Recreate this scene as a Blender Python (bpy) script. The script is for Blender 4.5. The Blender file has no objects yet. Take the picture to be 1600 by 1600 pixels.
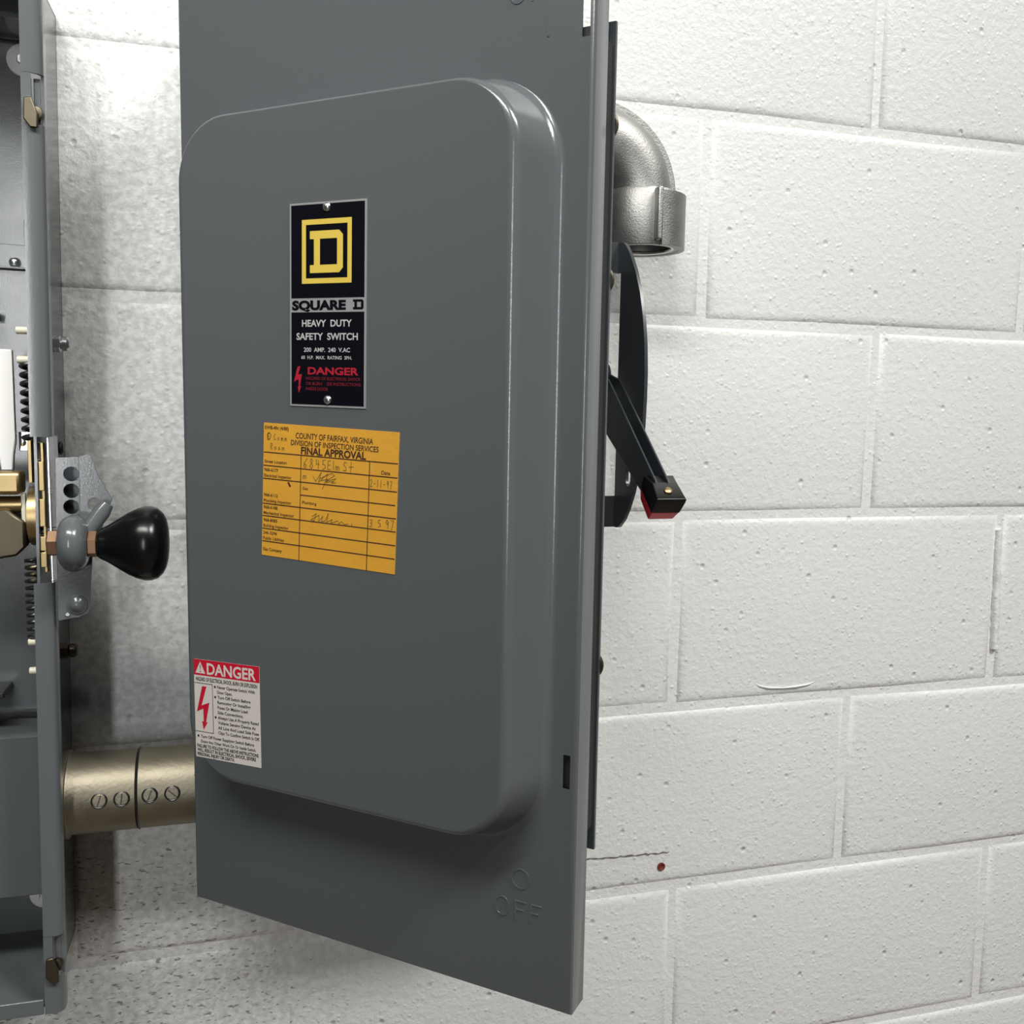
import bpy, bmesh, math, random
from mathutils import Vector, Matrix
from mathutils.geometry import tessellate_polygon

random.seed(7)
scene = bpy.context.scene
COL = scene.collection

# ------------------------------------------------------------------ camera
cam_data = bpy.data.cameras.new('camera')
cam_data.sensor_width = 36.0
cam_data.lens = 36.0 * 1480.0 / 1600.0
cam_data.clip_start = 0.01
cam = bpy.data.objects.new('camera', cam_data)
COL.objects.link(cam)
R_ = Vector((0.96151538, -0.27424137, 0.01672823))
U_ = Vector((0.0142779, 0.11067682, 0.99375388))
B_ = Vector((-0.27437986, -0.9552708, 0.11033305))
M = Matrix(((R_.x, U_.x, B_.x, 0.0), (R_.y, U_.y, B_.y, -0.8936544),
            (R_.z, U_.z, B_.z, 1.5114274), (0, 0, 0, 1)))
cam.matrix_world = M
scene.camera = cam

# ------------------------------------------------------------------ world, lights, exposure
world = bpy.data.worlds.new('world')
scene.world = world
world.use_nodes = True
world.node_tree.nodes['Background'].inputs[0].default_value = (0.80, 0.86, 0.95, 1)
world.node_tree.nodes['Background'].inputs[1].default_value = 0.02


def area(name, loc, target, sx, sy, power, color=(1, 1, 1), spread=180):
    l = bpy.data.lights.new(name, 'AREA')
    l.shape = 'RECTANGLE'
    l.size = sx
    l.size_y = sy
    l.energy = power
    l.color = color
    l.spread = math.radians(spread)
    o = bpy.data.objects.new(name, l)
    COL.objects.link(o)
    o.location = loc
    d = Vector(target) - Vector(loc)
    o.rotation_euler = d.to_track_quat('-Z', 'Y').to_euler()
    return o


# fluorescent ceiling fittings and the daylight doorway behind the photographer
area('ceiling_tube_light', (1.78, -2.06, 4.10), (1.78, -2.06, 0), 1.2, 0.60, 164, (1.0, 0.985, 0.95))
area('hanging_tube_light', (-0.32, -0.86, 2.36), (-0.16, 0, 1.45), 0.9, 0.14, 5.6, (1.0, 0.98, 0.94), 100)
area('doorway_daylight', (-0.74, -3.05, 1.70), (-0.4, 0, 1.6), 0.16, 1.25, 20, (0.98, 0.985, 0.99))
scene.cycles.max_bounces = 6
scene.cycles.diffuse_bounces = 3
scene.cycles.glossy_bounces = 3
scene.cycles.transmission_bounces = 0
scene.cycles.caustics_reflective = False
scene.cycles.caustics_refractive = False

vs = scene.view_settings
vs.view_transform = 'Standard'
vs.look = 'None'
vs.exposure = 0.0
vs.gamma = 1.0
vs.use_curve_mapping = False


# ------------------------------------------------------------------ materials
def lin(c):
    return tuple(((x / 255.0) / 12.92 if x / 255.0 <= 0.04045 else ((x / 255.0 + 0.055) / 1.055) ** 2.4) for x in c) + (1.0,)


def mat(name, col, rough=0.5, metal=0.0, bump=0.0, bscale=400.0, var=0.0, vscale=30.0, rvar=0.0, spec=0.5):
    m = bpy.data.materials.new(name)
    m.use_nodes = True
    nt = m.node_tree
    b = nt.nodes['Principled BSDF']
    b.inputs['Base Color'].default_value = col
    b.inputs['Roughness'].default_value = rough
    b.inputs['Metallic'].default_value = metal
    b.inputs['Specular IOR Level'].default_value = spec
    tc = nt.nodes.new('ShaderNodeTexCoord')
    n = nt.nodes.new('ShaderNodeTexNoise')
    n.inputs['Scale'].default_value = vscale
    n.inputs['Detail'].default_value = 5
    nt.links.new(tc.outputs['Object'], n.inputs['Vector'])
    if var > 0:
        mx = nt.nodes.new('ShaderNodeMix')
        mx.data_type = 'RGBA'
        mx.inputs['A'].default_value = tuple(c * (1 - var) for c in col[:3]) + (1,)
        mx.inputs['B'].default_value = tuple(min(1, c * (1 + var)) for c in col[:3]) + (1,)
        nt.links.new(n.outputs['Fac'], mx.inputs['Factor'])
        nt.links.new(mx.outputs['Result'], b.inputs['Base Color'])
    if rvar > 0:
        mr = nt.nodes.new('ShaderNodeMapRange')
        mr.inputs['To Min'].default_value = max(0.02, rough - rvar)
        mr.inputs['To Max'].default_value = rough + rvar
        nt.links.new(n.outputs['Fac'], mr.inputs['Value'])
        nt.links.new(mr.outputs['Result'], b.inputs['Roughness'])
    if bump > 0:
        n2 = nt.nodes.new('ShaderNodeTexNoise')
        n2.inputs['Scale'].default_value = bscale
        n2.inputs['Detail'].default_value = 3
        nt.links.new(tc.outputs['Object'], n2.inputs['Vector'])
        bp = nt.nodes.new('ShaderNodeBump')
        bp.inputs['Strength'].default_value = bump
        bp.inputs['Distance'].default_value = 0.001
        nt.links.new(n2.outputs['Fac'], bp.inputs['Height'])
        nt.links.new(bp.outputs['Normal'], b.inputs['Normal'])
    return m


def block_material(name, paint, pore_amount):
    """white latex paint over rough concrete block: pits, grains, open pores"""
    m = bpy.data.materials.new(name)
    m.use_nodes = True
    nt = m.node_tree
    N, Lk = nt.nodes.new, nt.links.new
    b = nt.nodes['Principled BSDF']
    b.inputs['Roughness'].default_value = 0.38
    b.inputs['Specular IOR Level'].default_value = 0.45
    tc = N('ShaderNodeTexCoord')
    co = tc.outputs['Object']
    big = N('ShaderNodeTexNoise'); big.inputs['Scale'].default_value = 7; big.inputs['Detail'].default_value = 4
    Lk(co, big.inputs['Vector'])
    mid = N('ShaderNodeTexNoise'); mid.inputs['Scale'].default_value = 130; mid.inputs['Detail'].default_value = 6
    mid.inputs['Roughness'].default_value = 0.62
    Lk(co, mid.inputs['Vector'])
    grain = N('ShaderNodeTexVoronoi'); grain.inputs['Scale'].default_value = 210
    Lk(co, grain.inputs['Vector'])
    pit = N('ShaderNodeTexVoronoi'); pit.inputs['Scale'].default_value = 62
    Lk(co, pit.inputs['Vector'])
    # pits only in some voronoi cells
    pr = N('ShaderNodeMapRange'); pr.inputs['From Min'].default_value = 0.05; pr.inputs['From Max'].default_value = 0.22
    pr.inputs['To Min'].default_value = 1.0; pr.inputs['To Max'].default_value = 0.0
    Lk(pit.outputs['Distance'], pr.inputs['Value'])
    sep = N('ShaderNodeSeparateColor'); Lk(pit.outputs['Color'], sep.inputs['Color'])
    sel = N('ShaderNodeMath'); sel.operation = 'GREATER_THAN'; sel.inputs[1].default_value = 0.86
    Lk(sep.outputs['Red'], sel.inputs[0])
    pits = N('ShaderNodeMath'); pits.operation = 'MULTIPLY'
    Lk(pr.outputs['Result'], pits.inputs[0]); Lk(sel.outputs['Value'], pits.inputs[1])
    # height = mid noise + grains - pits
    gm = N('ShaderNodeMapRange'); gm.inputs['From Min'].default_value = 0.0; gm.inputs['From Max'].default_value = 0.5
    gm.inputs['To Min'].default_value = 0.55; gm.inputs['To Max'].default_value = 0.0
    Lk(grain.outputs['Distance'], gm.inputs['Value'])
    gsel = N('ShaderNodeSeparateColor'); Lk(grain.outputs['Color'], gsel.inputs['Color'])
    gp = N('ShaderNodeMath'); gp.operation = 'POWER'; gp.inputs[1].default_value = 4.0
    Lk(gsel.outputs['Red'], gp.inputs[0])
    gmul = N('ShaderNodeMath'); gmul.operation = 'MULTIPLY'
    Lk(gm.outputs['Result'], gmul.inputs[0]); Lk(gp.outputs['Value'], gmul.inputs[1])
    h1 = N('ShaderNodeMath'); h1.operation = 'MULTIPLY_ADD'; h1.inputs[1].default_value = 0.95
    Lk(mid.outputs['Fac'], h1.inputs[0]); Lk(gmul.outputs['Value'], h1.inputs[2])
    h2 = N('ShaderNodeMath'); h2.operation = 'MULTIPLY_ADD'; h2.inputs[1].default_value = -0.9
    Lk(pits.outputs['Value'], h2.inputs[0]); Lk(h1.outputs['Value'], h2.inputs[2])
    bp = N('ShaderNodeBump'); bp.inputs['Strength'].default_value = 0.7; bp.inputs['Distance'].default_value = 0.0020
    Lk(h2.outputs['Value'], bp.inputs['Height'])
    Lk(bp.outputs['Normal'], b.inputs['Normal'])
    # colour: paint, slightly uneven, grey unpainted pores
    tint = N('ShaderNodeMix'); tint.data_type = 'RGBA'
    tint.inputs['A'].default_value = tuple(c * 0.94 for c in paint[:3]) + (1,)
    tint.inputs['B'].default_value = paint
    Lk(big.outputs['Fac'], tint.inputs['Factor'])
    mot = N('ShaderNodeTexNoise'); mot.inputs['Scale'].default_value = 150; mot.inputs['Detail'].default_value = 2
    Lk(co, mot.inputs['Vector'])
    motr = N('ShaderNodeMapRange'); motr.inputs['From Min'].default_value = 0.38; motr.inputs['From Max'].default_value = 0.62
    Lk(mot.outputs['Fac'], motr.inputs['Value'])
    pore = N('ShaderNodeTexNoise'); pore.inputs['Scale'].default_value = 240; pore.inputs['Detail'].default_value = 3
    mp = N('ShaderNodeMapping'); mp.inputs['Rotation'].default_value = (0, math.radians(35), 0); mp.inputs['Scale'].default_value = (0.55, 1, 1.35)
    Lk(co, mp.inputs['Vector']); Lk(mp.outputs['Vector'], pore.inputs['Vector'])
    # more bare pores low on the wall between the switches
    sx = N('ShaderNodeSeparateXYZ'); Lk(co, sx.inputs['Vector'])
    mz = N('ShaderNodeMapRange'); mz.interpolation_type = 'SMOOTHSTEP'
    mz.inputs['From Min'].default_value = 1.22; mz.inputs['From Max'].default_value = 1.05
    Lk(sx.outputs['Z'], mz.inputs['Value'])
    mxx = N('ShaderNodeMapRange'); mxx.interpolation_type = 'SMOOTHSTEP'
    mxx.inputs['From Min'].default_value = 0.20; mxx.inputs['From Max'].default_value = -0.05
    Lk(sx.outputs['X'], mxx.inputs['Value'])
    graze_mottle = N('ShaderNodeMapRange')            # mottle of grazing light on rough block, put into the colour between switches
    graze_mottle.inputs['To Min'].default_value = 0.05; graze_mottle.inputs['To Max'].default_value = 0.36
    Lk(mxx.outputs['Result'], graze_mottle.inputs['Value'])
    mfac = N('ShaderNodeMath'); mfac.operation = 'MULTIPLY'
    Lk(graze_mottle.outputs['Result'], mfac.inputs[0]); Lk(motr.outputs['Result'], mfac.inputs[1])
    mot_mix = N('ShaderNodeMix'); mot_mix.data_type = 'RGBA'; mot_mix.inputs['B'].default_value = (0.30, 0.295, 0.285, 1)
    Lk(mfac.outputs['Value'], mot_mix.inputs['Factor']); Lk(tint.outputs['Result'], mot_mix.inputs['A'])
    mm = N('ShaderNodeMath'); mm.operation = 'MULTIPLY'
    Lk(mz.outputs['Result'], mm.inputs[0]); Lk(mxx.outputs['Result'], mm.inputs[1])
    thr = N('ShaderNodeMath'); thr.operation = 'MULTIPLY_ADD'; thr.inputs[1].default_value = 0.135; thr.inputs[2].default_value = -0.73 + pore_amount
    Lk(mm.outputs['Value'], thr.inputs[0])
    ps = N('ShaderNodeMath'); ps.operation = 'ADD'
    Lk(pore.outputs['Fac'], ps.inputs[0]); Lk(thr.outputs['Value'], ps.inputs[1])
    pm = N('ShaderNodeMapRange'); pm.inputs['From Min'].default_value = 0.0; pm.inputs['From Max'].default_value = 0.05
    pm.inputs['To Max'].default_value = 0.72
    Lk(ps.outputs['Value'], pm.inputs['Value'])
    cm = N('ShaderNodeMix'); cm.data_type = 'RGBA'; cm.inputs['B'].default_value = (0.10, 0.095, 0.09, 1)
    Lk(pm.outputs['Result'], cm.inputs['Factor']); Lk(mot_mix.outputs['Result'], cm.inputs['A'])
    pitc = N('ShaderNodeMix'); pitc.data_type = 'RGBA'; pitc.inputs['B'].default_value = (0.36, 0.35, 0.33, 1)
    pf = N('ShaderNodeMath'); pf.operation = 'MULTIPLY'; pf.inputs[1].default_value = 0.30
    Lk(pits.outputs['Value'], pf.inputs[0]); Lk(pf.outputs['Value'], pitc.inputs['Factor'])
    Lk(cm.outputs['Result'], pitc.inputs['A'])
    Lk(pitc.outputs['Result'], b.inputs['Base Color'])
    return m


PAINT = lin((107, 113, 117))
M_ = {}
M_['grey'] = mat('grey_enamel', (0.092, 0.102, 0.108, 1), 0.18, bump=0.05, bscale=900, rvar=0.03, vscale=60)
M_['grey_dark'] = mat('grey_enamel_shaded', (0.040, 0.047, 0.053, 1), 0.34, bump=0.05, bscale=900)  # darkened enamel copy; shade on the handle guard put into the colour
M_['black_seal'] = mat('black_rubber_seal', (0.008, 0.008, 0.009, 1), 0.6)
M_['black_plastic'] = mat('black_moulded_plastic', (0.0035, 0.0035, 0.004, 1), 0.24, bump=0.03, bscale=600, spec=0.32)
M_['red_plastic'] = mat('red_vinyl', (0.70, 0.018, 0.028, 1), 0.38, bump=0.03)
M_['brass'] = mat('brass_yellow_zinc', (0.42, 0.32, 0.16, 1), 0.38, 1.0, var=0.3, vscale=90, rvar=0.1)
M_['bronze'] = mat('dull_bronze', (0.115, 0.10, 0.07, 1), 0.42, 1.0, var=0.2, vscale=60)
M_['copper'] = mat('copper_nut', (0.44, 0.275, 0.175, 1), 0.42, 1.0, var=0.12)
M_['zinc'] = mat('bright_zinc', (0.72, 0.73, 0.74, 1), 0.28, 1.0, var=0.1, rvar=0.08)
M_['cast'] = mat('die_cast_zinc', (0.37, 0.37, 0.355, 1), 0.50, 1.0, bump=0.35, bscale=700, var=0.12, vscale=70, rvar=0.08)
M_['tarnish'] = mat('tarnished_galvanised', (0.27, 0.245, 0.185, 1), 0.50, 1.0, bump=0.25, bscale=300, var=0.25, vscale=40, rvar=0.1)
M_['black_steel'] = mat('black_spring_steel', (0.012, 0.012, 0.013, 1), 0.35, spec=0.6)
M_['pale'] = mat('pale_nylon', (0.75, 0.75, 0.73, 1), 0.45)
M_['cream'] = mat('ivory_pin', (0.72, 0.69, 0.55, 1), 0.4)
M_['mortar'] = block_material('painted_mortar', (0.78, 0.785, 0.77, 1), -0.05)
M_['block'] = block_material('painted_concrete_block', (0.775, 0.785, 0.77, 1), 0.0)
M_['plain_wall'] = mat('painted_wall', (0.60, 0.60, 0.58, 1), 0.6, bump=0.2, bscale=80)
M_['floor'] = mat('sealed_concrete', (0.15, 0.115, 0.085, 1), 0.5, bump=0.2, bscale=60, var=0.2, vscale=4)
M_['ceil'] = mat('ceiling_board', (0.7, 0.7, 0.68, 1), 0.8, bump=0.2, bscale=100)
M_['np_black'] = mat('nameplate_black', (0.003, 0.0035, 0.006, 1), 0.35, spec=0.2)
M_['np_silver'] = mat('nameplate_aluminium', (0.50, 0.50, 0.50, 1), 0.42, 0.6)
M_['np_yellow'] = mat('nameplate_yellow', (0.62, 0.46, 0.075, 1), 0.42)
M_['np_white'] = mat('nameplate_lettering', (0.55, 0.56, 0.56, 1), 0.42, 0.3)
M_['np_red'] = mat('nameplate_red', (0.36, 0.012, 0.03, 1), 0.42)
M_['np_red_dim'] = mat('nameplate_dull_red', (0.16, 0.008, 0.02, 1), 0.42)
M_['tag'] = mat('yellow_card', (0.60, 0.30, 0.026, 1), 0.6, var=0.10, vscale=45, bump=0.15, bscale=300)
M_['ink'] = mat('printing_ink', (0.045, 0.018, 0.008, 1), 0.6)
M_['pen'] = mat('faded_pen', (0.20, 0.115, 0.02, 1), 0.6)
M_['st_white'] = mat('sticker_white', (0.60, 0.56, 0.52, 1), 0.45)
M_['st_red'] = mat('sticker_red', (0.50, 0.008, 0.028, 1), 0.4)
M_['st_black'] = mat('sticker_black', (0.012, 0.012, 0.012, 1), 0.45)
M_['anchor'] = mat('red_wall_plug', (0.16, 0.02, 0.015, 1), 0.6)
M_['crack'] = mat('bare_crack', (0.13, 0.12, 0.10, 1), 0.9)


# ------------------------------------------------------------------ mesh helpers
def ident(v):
    return v


class MB:
    def __init__(self):
        self.v, self.f, self.m = [], [], []

    def add(self, verts, faces, mi=0, fn=ident):
        o = len(self.v)
        self.v += [tuple(fn(Vector(p))) for p in verts]
        self.f += [tuple(o + i for i in f) for f in faces]
        self.m += [mi] * len(faces)
        return self

    def box(self, x0, x1, y0, y1, z0, z1, mi=0, fn=ident):
        vs_ = [(x, y, z) for x in (x0, x1) for y in (y0, y1) for z in (z0, z1)]
        fs = [(0, 1, 3, 2), (4, 6, 7, 5), (0, 4, 5, 1), (2, 3, 7, 6), (0, 2, 6, 4), (1, 5, 7, 3)]
        return self.add(vs_, fs, mi, fn)

    def prism(self, poly, d0, d1, axes=lambda a, b, d: (a, d, b), holes=(), mi=0, fn=ident):
        loops = [list(poly)] + [list(h) for h in holes]
        tris = tessellate_polygon([[Vector((a, b, 0)) for a, b in lp] for lp in loops])
        pts = [q for lp in loops for q in lp]
        n = len(pts)
        verts = [axes(a, b, d0) for a, b in pts] + [axes(a, b, d1) for a, b in pts]
        faces = [tuple(t) for t in tris] + [tuple(i + n for i in reversed(t)) for t in tris]
        s = 0
        for lp in loops:
            k = len(lp)
            for i in range(k):
                j = (i + 1) % k
                faces.append((s + i, s + j, s + j + n, s + i + n))
            s += k
        return self.add(verts, faces, mi, fn)

    def lathe(self, prof, org, axis, seg=32, mi=0, fn=ident, phase=0.0, stretch=None):
        ax = Vector(axis).normalized()
        t = Vector((0, 0, 1)) if abs(ax.z) < 0.9 else Vector((1, 0, 0))
        e1 = (t - ax * t.dot(ax)).normalized()
        e2 = ax.cross(e1)
        org = Vector(org)
        verts, faces = [], []
        for a, r in prof:
            for k in range(seg):
                w = 2 * math.pi * k / seg + phase
                verts.append(org + ax * a + e1 * (r * math.cos(w) * (stretch or 1)) + e2 * (r * math.sin(w)))
        for i in range(len(prof) - 1):
            for k in range(seg):
                j = (k + 1) % seg
                faces.append((i * seg + k, i * seg + j, (i + 1) * seg + j, (i + 1) * seg + k))
        closed = prof[0] == prof[-1]
        if prof[0][1] > 1e-6 and not closed:
            faces.append(tuple(range(seg - 1, -1, -1)))
        if prof[-1][1] > 1e-6 and not closed:
            faces.append(tuple((len(prof) - 1) * seg + k for k in range(seg)))
        return self.add(verts, faces, mi, fn)

    def cyl(self, org, axis, length, r, seg=24, mi=0, fn=ident, ch=0.0, phase=0.0):
        pr = [(0, r), (length, r)] if ch == 0 else [(0, r - ch), (ch, r), (length - ch, r), (length, r - ch)]
        return self.lathe(pr, org, axis, seg, mi, fn, phase)

    def tube(self, pts, r, seg=12, mi=0, fn=ident, closed=False, section=None):
        pts = [Vector(q) for q in pts]
        n = len(pts)
        verts, faces = [], []
        ref = None
        for i, q in enumerate(pts):
            a = pts[(i - 1) % n] if (closed or i > 0) else pts[0]
            b = pts[(i + 1) % n] if (closed or i < n - 1) else pts[-1]
            t = (b - a).normalized()
            if ref is None:
                ref = Vector((0, 1, 0)) if abs(t.y) < 0.9 else Vector((1, 0, 0))
            e1 = (ref - t * ref.dot(t)).normalized()
            ref = e1
            e2 = t.cross(e1)
            if section:
                for (s1, s2) in section:
                    verts.append(q + e1 * s1 + e2 * s2)
            else:
                rr = r[i] if isinstance(r, (list, tuple)) else r
                for k in range(seg):
                    w = 2 * math.pi * k / seg
                    verts.append(q + e1 * rr * math.cos(w) + e2 * rr * math.sin(w))
        sg = len(section) if section else seg
        for i in range(n if closed else n - 1):
            for k in range(sg):
                j = (k + 1) % sg
                i2 = (i + 1) % n
                faces.append((i * sg + k, i * sg + j, i2 * sg + j, i2 * sg + k))
        if not closed:
            faces.append(tuple(range(sg - 1, -1, -1)))
            faces.append(tuple((n - 1) * sg + k for k in range(sg)))
        return self.add(verts, faces, mi, fn)

    def build(self, name, mats, parent=None, bevel=0.0, bseg=2, smooth=35, recalc=True, world=True):
        if isinstance(mats, str):
            mats = [mats]
        inv = WORLD[parent.name].inverted() if (parent is not None and world) else Matrix.Identity(4)
        me = bpy.data.meshes.new(name)
        me.from_pydata([inv @ Vector(p) for p in self.v], [], self.f)
        for k in mats:
            me.materials.append(M_[k])
        me.polygons.foreach_set('material_index', self.m)
        if recalc:
            bm = bmesh.new()
            bm.from_mesh(me)
            bmesh.ops.remove_doubles(bm, verts=bm.verts, dist=1e-6)
            bmesh.ops.recalc_face_normals(bm, faces=bm.faces)
            bm.to_mesh(me)
            bm.free()
        if smooth:
            me.polygons.foreach_set('use_smooth', [True] * len(me.polygons))
            me.set_sharp_from_angle(angle=math.radians(smooth))
        o = bpy.data.objects.new(name, me)
        COL.objects.link(o)
        if parent is not None:
            o.parent = parent
            WORLD[o.name] = WORLD[parent.name]
        else:
            WORLD[o.name] = Matrix.Identity(4)
        if bevel > 0:
            md = o.modifiers.new('bevel', 'BEVEL')
            md.width = bevel
            md.segments = bseg
            md.limit_method = 'ANGLE'
            md.angle_limit = math.radians(40)
            md.harden_normals = False
        return o


WORLD = {}


def tag(o, label=None, cat=None, group=None, kind=None):
    if label:
        o['label'] = label
    if cat:
        o['category'] = cat
    if group:
        o['group'] = group
    if kind:
        o['kind'] = kind
    return o


def thing(name, label, cat, loc, rot=(0, 0, 0), group=None):
    e = bpy.data.objects.new(name, None)
    e.empty_display_size = 0.05
    COL.objects.link(e)
    e.location = loc
    e.rotation_euler = rot
    from mathutils import Euler
    WORLD[e.name] = Matrix.Translation(Vector(loc)) @ Euler(rot).to_matrix().to_4x4()
    return tag(e, label, cat, group)


def rrect(u0, u1, z0, z1, r, seg=10):
    pts = []
    for cx, cz, a0 in ((u1 - r, z0 + r, -90), (u1 - r, z1 - r, 0), (u0 + r, z1 - r, 90), (u0 + r, z0 + r, 180)):
        for k in range(seg + 1):
            a = math.radians(a0 + 90.0 * k / seg)
            pts.append((cx + r * math.cos(a), cz + r * math.sin(a)))
    return pts


def circle(cx, cy, rx, ry=None, seg=20):
    ry = ry or rx
    return [(cx + rx * math.cos(2 * math.pi * k / seg), cy + ry * math.sin(2 * math.pi * k / seg)) for k in range(seg)]


# ------------------------------------------------------------------ the room
RX0, RX1, RY0, RZ1 = -2.4, 3.2, -3.4, 4.24
wall = MB().box(RX0, RX1, 0.0024, 0.12, 0.0, RZ1).build('wall_back', 'mortar')
tag(wall, kind='structure')
tag(MB().box(RX0, RX1, RY0, 0.12, -0.1, 0.0).build('floor', 'floor'), kind='structure')
tag(MB().box(RX0, RX1, RY0, 0.12, RZ1, RZ1 + 0.1).build('ceiling', 'ceil'), kind='structure')

# courses of concrete block, joint positions as they stand on this wall
rows = [0.0, 0.1855, 0.388, 0.590, 0.792, 0.9955, 1.1965, 1.401, 1.601, 1.8055, 2.009, 2.212, 2.415, 2.618, 2.821, 3.024, 3.227, 3.43, 3.633, 3.836, 4.039, 4.24]
known = {4: [0.034, 0.447, 0.863], 5: [0.6545], 6: [0.4385, 0.849], 7: [0.6657], 8: [0.4548, 0.8553], 9: [0.6485]}
JT = 0.0052
for i in range(len(rows) - 1):
    js = list(known.get(i, [0.45 if i % 2 == 0 else 0.655]))
    while js[0] > RX0 + 0.4064:
        js.insert(0, js[0] - 0.4064 + random.uniform(-.004, .004))
    while js[-1] < RX1 - 0.4064:
        js.append(js[-1] + 0.4064 + random.uniform(-.004, .004))
    js = [RX0] + js + [RX1]
    z0, z1 = rows[i] + JT, rows[i + 1] - JT
    for a, b in zip(js[:-1], js[1:]):
        x0, x1 = a + JT, b - JT
        if x1 - x0 < 0.03:
            continue
        j = lambda: random.uniform(-0.0010, 0.0010)
        ring0 = [(x0, z0), ((2 * x0 + x1) / 3, z0), ((x0 + 2 * x1) / 3, z0), (x1, z0), (x1, (z0 + z1) / 2),
                 (x1, z1), ((x0 + 2 * x1) / 3, z1), ((2 * x0 + x1) / 3, z1), (x0, z1), (x0, (z0 + z1) / 2)]
        q = [(x + j(), z + j()) for x, z in ring0]
        rings = [(-0.0012, 0.0030), (0.0004, 0.0020), (0.0020, 0.0010), (0.0046, 0.0003), (0.0085, 0.0)]
        v, f = [], []
        for ins, y in rings:
            for (x, z), (xr, zr) in zip(q, ring0):
                v.append((x + (ins if xr == x0 else -ins if xr == x1 else 0), y, z + (ins if zr == z0 else -ins if zr == z1 else 0)))
        n = len(q)
        for r in range(len(rings) - 1):
            for k in range(n):
                f.append((r * n + k, r * n + (k + 1) % n, r * n + n + (k + 1) % n, r * n + n + k))
        f.append(tuple(range(len(v) - n, len(v))))
        dx = random.uniform(-0.0003, 0.0003)
        v = [(x, y + dx, z) for x, y, z in v]
        MB().add(v, f).build('block', 'block', wall, smooth=60)


# ------------------------------------------------------------------ right-hand safety switch (door ajar)
HX, HY = -0.0401, -0.130
TH = math.radians(42)
DV = Vector((math.cos(TH), -math.sin(TH), 0))
NV = Vector((-math.sin(TH), -math.cos(TH), 0))


def dm(p):
    """door space (u along door, h out of its face, z) -> world"""
    return Vector((HX, HY, 0)) + DV * p[0] + NV * p[1] + Vector((0, 0, p[2]))


BX0, BX1, BZ0, BZ1, BD = -0.0375, 0.287, 1.128, 1.812, -0.124
right = thing('safety_switch', 'grey steel safety switch with its labelled front door standing ajar on the white block wall',
              'safety switch', ((BX0 + BX1) / 2, -0.002, BZ0))
t = 0.002
e = MB()
e.box(BX0, BX1, -0.005, -0.0025, BZ0, BZ1)
e.box(BX0, BX0 + t, BD, -0.003, BZ0, BZ1)
e.box(BX1 - t, BX1, BD, -0.003, BZ0, BZ1)
e.box(BX0, BX1, BD, -0.003, BZ0, BZ0 + t)
e.box(BX0, BX1, BD, -0.003, BZ1 - t, BZ1)
e.build('enclosure', 'grey', right, smooth=0)
fr = MB()
fr.prism([(BX0 + .0005, BZ0 + .0005), (BX1 - .0005, BZ0 + .0005), (BX1 - .0005, BZ1 - .0005), (BX0 + .0005, BZ1 - .0005)], BD - 0.0015, BD,
         holes=[[(BX0 + .014, BZ0 + .014), (BX1 - .014, BZ0 + .014), (BX1 - .014, BZ1 - .014), (BX0 + .014, BZ1 - .014)]])
fr.build('front_rim', 'grey', right, smooth=0)
MB().box(BX0 + .03, BX1 - .03, -0.03, -0.027, BZ0 + .08, BZ1 - .08).build('mounting_plate', 'grey', right, smooth=0)
for zz in (1.25, 1.69):
    MB().cyl((BX0 + .0050, BD - .0010, zz - .03), (0, 0, 1), 0.06, 0.003, 12).build('hinge_barrel', 'grey', right)

# --- door
DU0, DU1, DZ0, DZ1 = 0.0, 0.3262, 1.115, 1.824
BR, FD = 0.0028, 0.0215
HH = 0.032


def panel_loop(s):
    return rrect(0.0285 - 0.0135 * s, 0.2915 + 0.0135 * s, 1.2362 - 0.0100 * s, 1.7045 + 0.0060 * s, 0.042 + 0.0120 * s, 14)


door = MB()
base = panel_loop(1.0 + 0.0075 * math.tan(math.atan2(HH, 0.0135) / 2) / 0.0135)
outer = [(DU0 + BR, DZ0 + BR), (DU1 - BR, DZ0 + BR), (DU1 - BR, DZ1 - BR), (DU0 + BR, DZ1 - BR)]
slots = [[(0.3166, 1.2688), (0.3216, 1.2688), (0.3216, 1.2912), (0.3166, 1.2912)],
         [(0.3178, 1.7280), (0.3230, 1.7280), (0.3230, 1.7640), (0.3178, 1.7640)]]
loops = [outer, base] + slots
tris = tessellate_polygon([[Vector((a, b, 0)) for a, b in lp] for lp in loops])
door.add([(a, 0, b) for lp in loops for a, b in lp], [tuple(q) for q in tris], 0, dm)
WS, RF = 0.0135, 0.0075
ALF = math.atan2(HH, WS)                      # wall angle of the embossed step
TL = RF * math.tan(ALF / 2)
prof = []
for k in range(9):                            # concave fillet at the foot
    a = ALF * k / 8
    prof.append(((WS + TL - RF * math.sin(a)) / WS, RF * (1 - math.cos(a))))
for k in range(9):                            # convex fillet at the brow
    a = ALF * (1 - k / 8)
    prof.append(((-TL + RF * math.sin(a)) / WS, HH - RF * (1 - math.cos(a))))
nb = len(base)
v, f = [], []
for s, h in prof:
    v += [(a, h, b) for a, b in panel_loop(s)]
for r in range(len(prof) - 1):
    for k in range(nb):
        f.append((r * nb + k, r * nb + (k + 1) % nb, (r + 1) * nb + (k + 1) % nb, (r + 1) * nb + k))
f.append(tuple((len(prof) - 1) * nb + k for k in range(nb)))
door.add(v, f, 0, dm)
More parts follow.
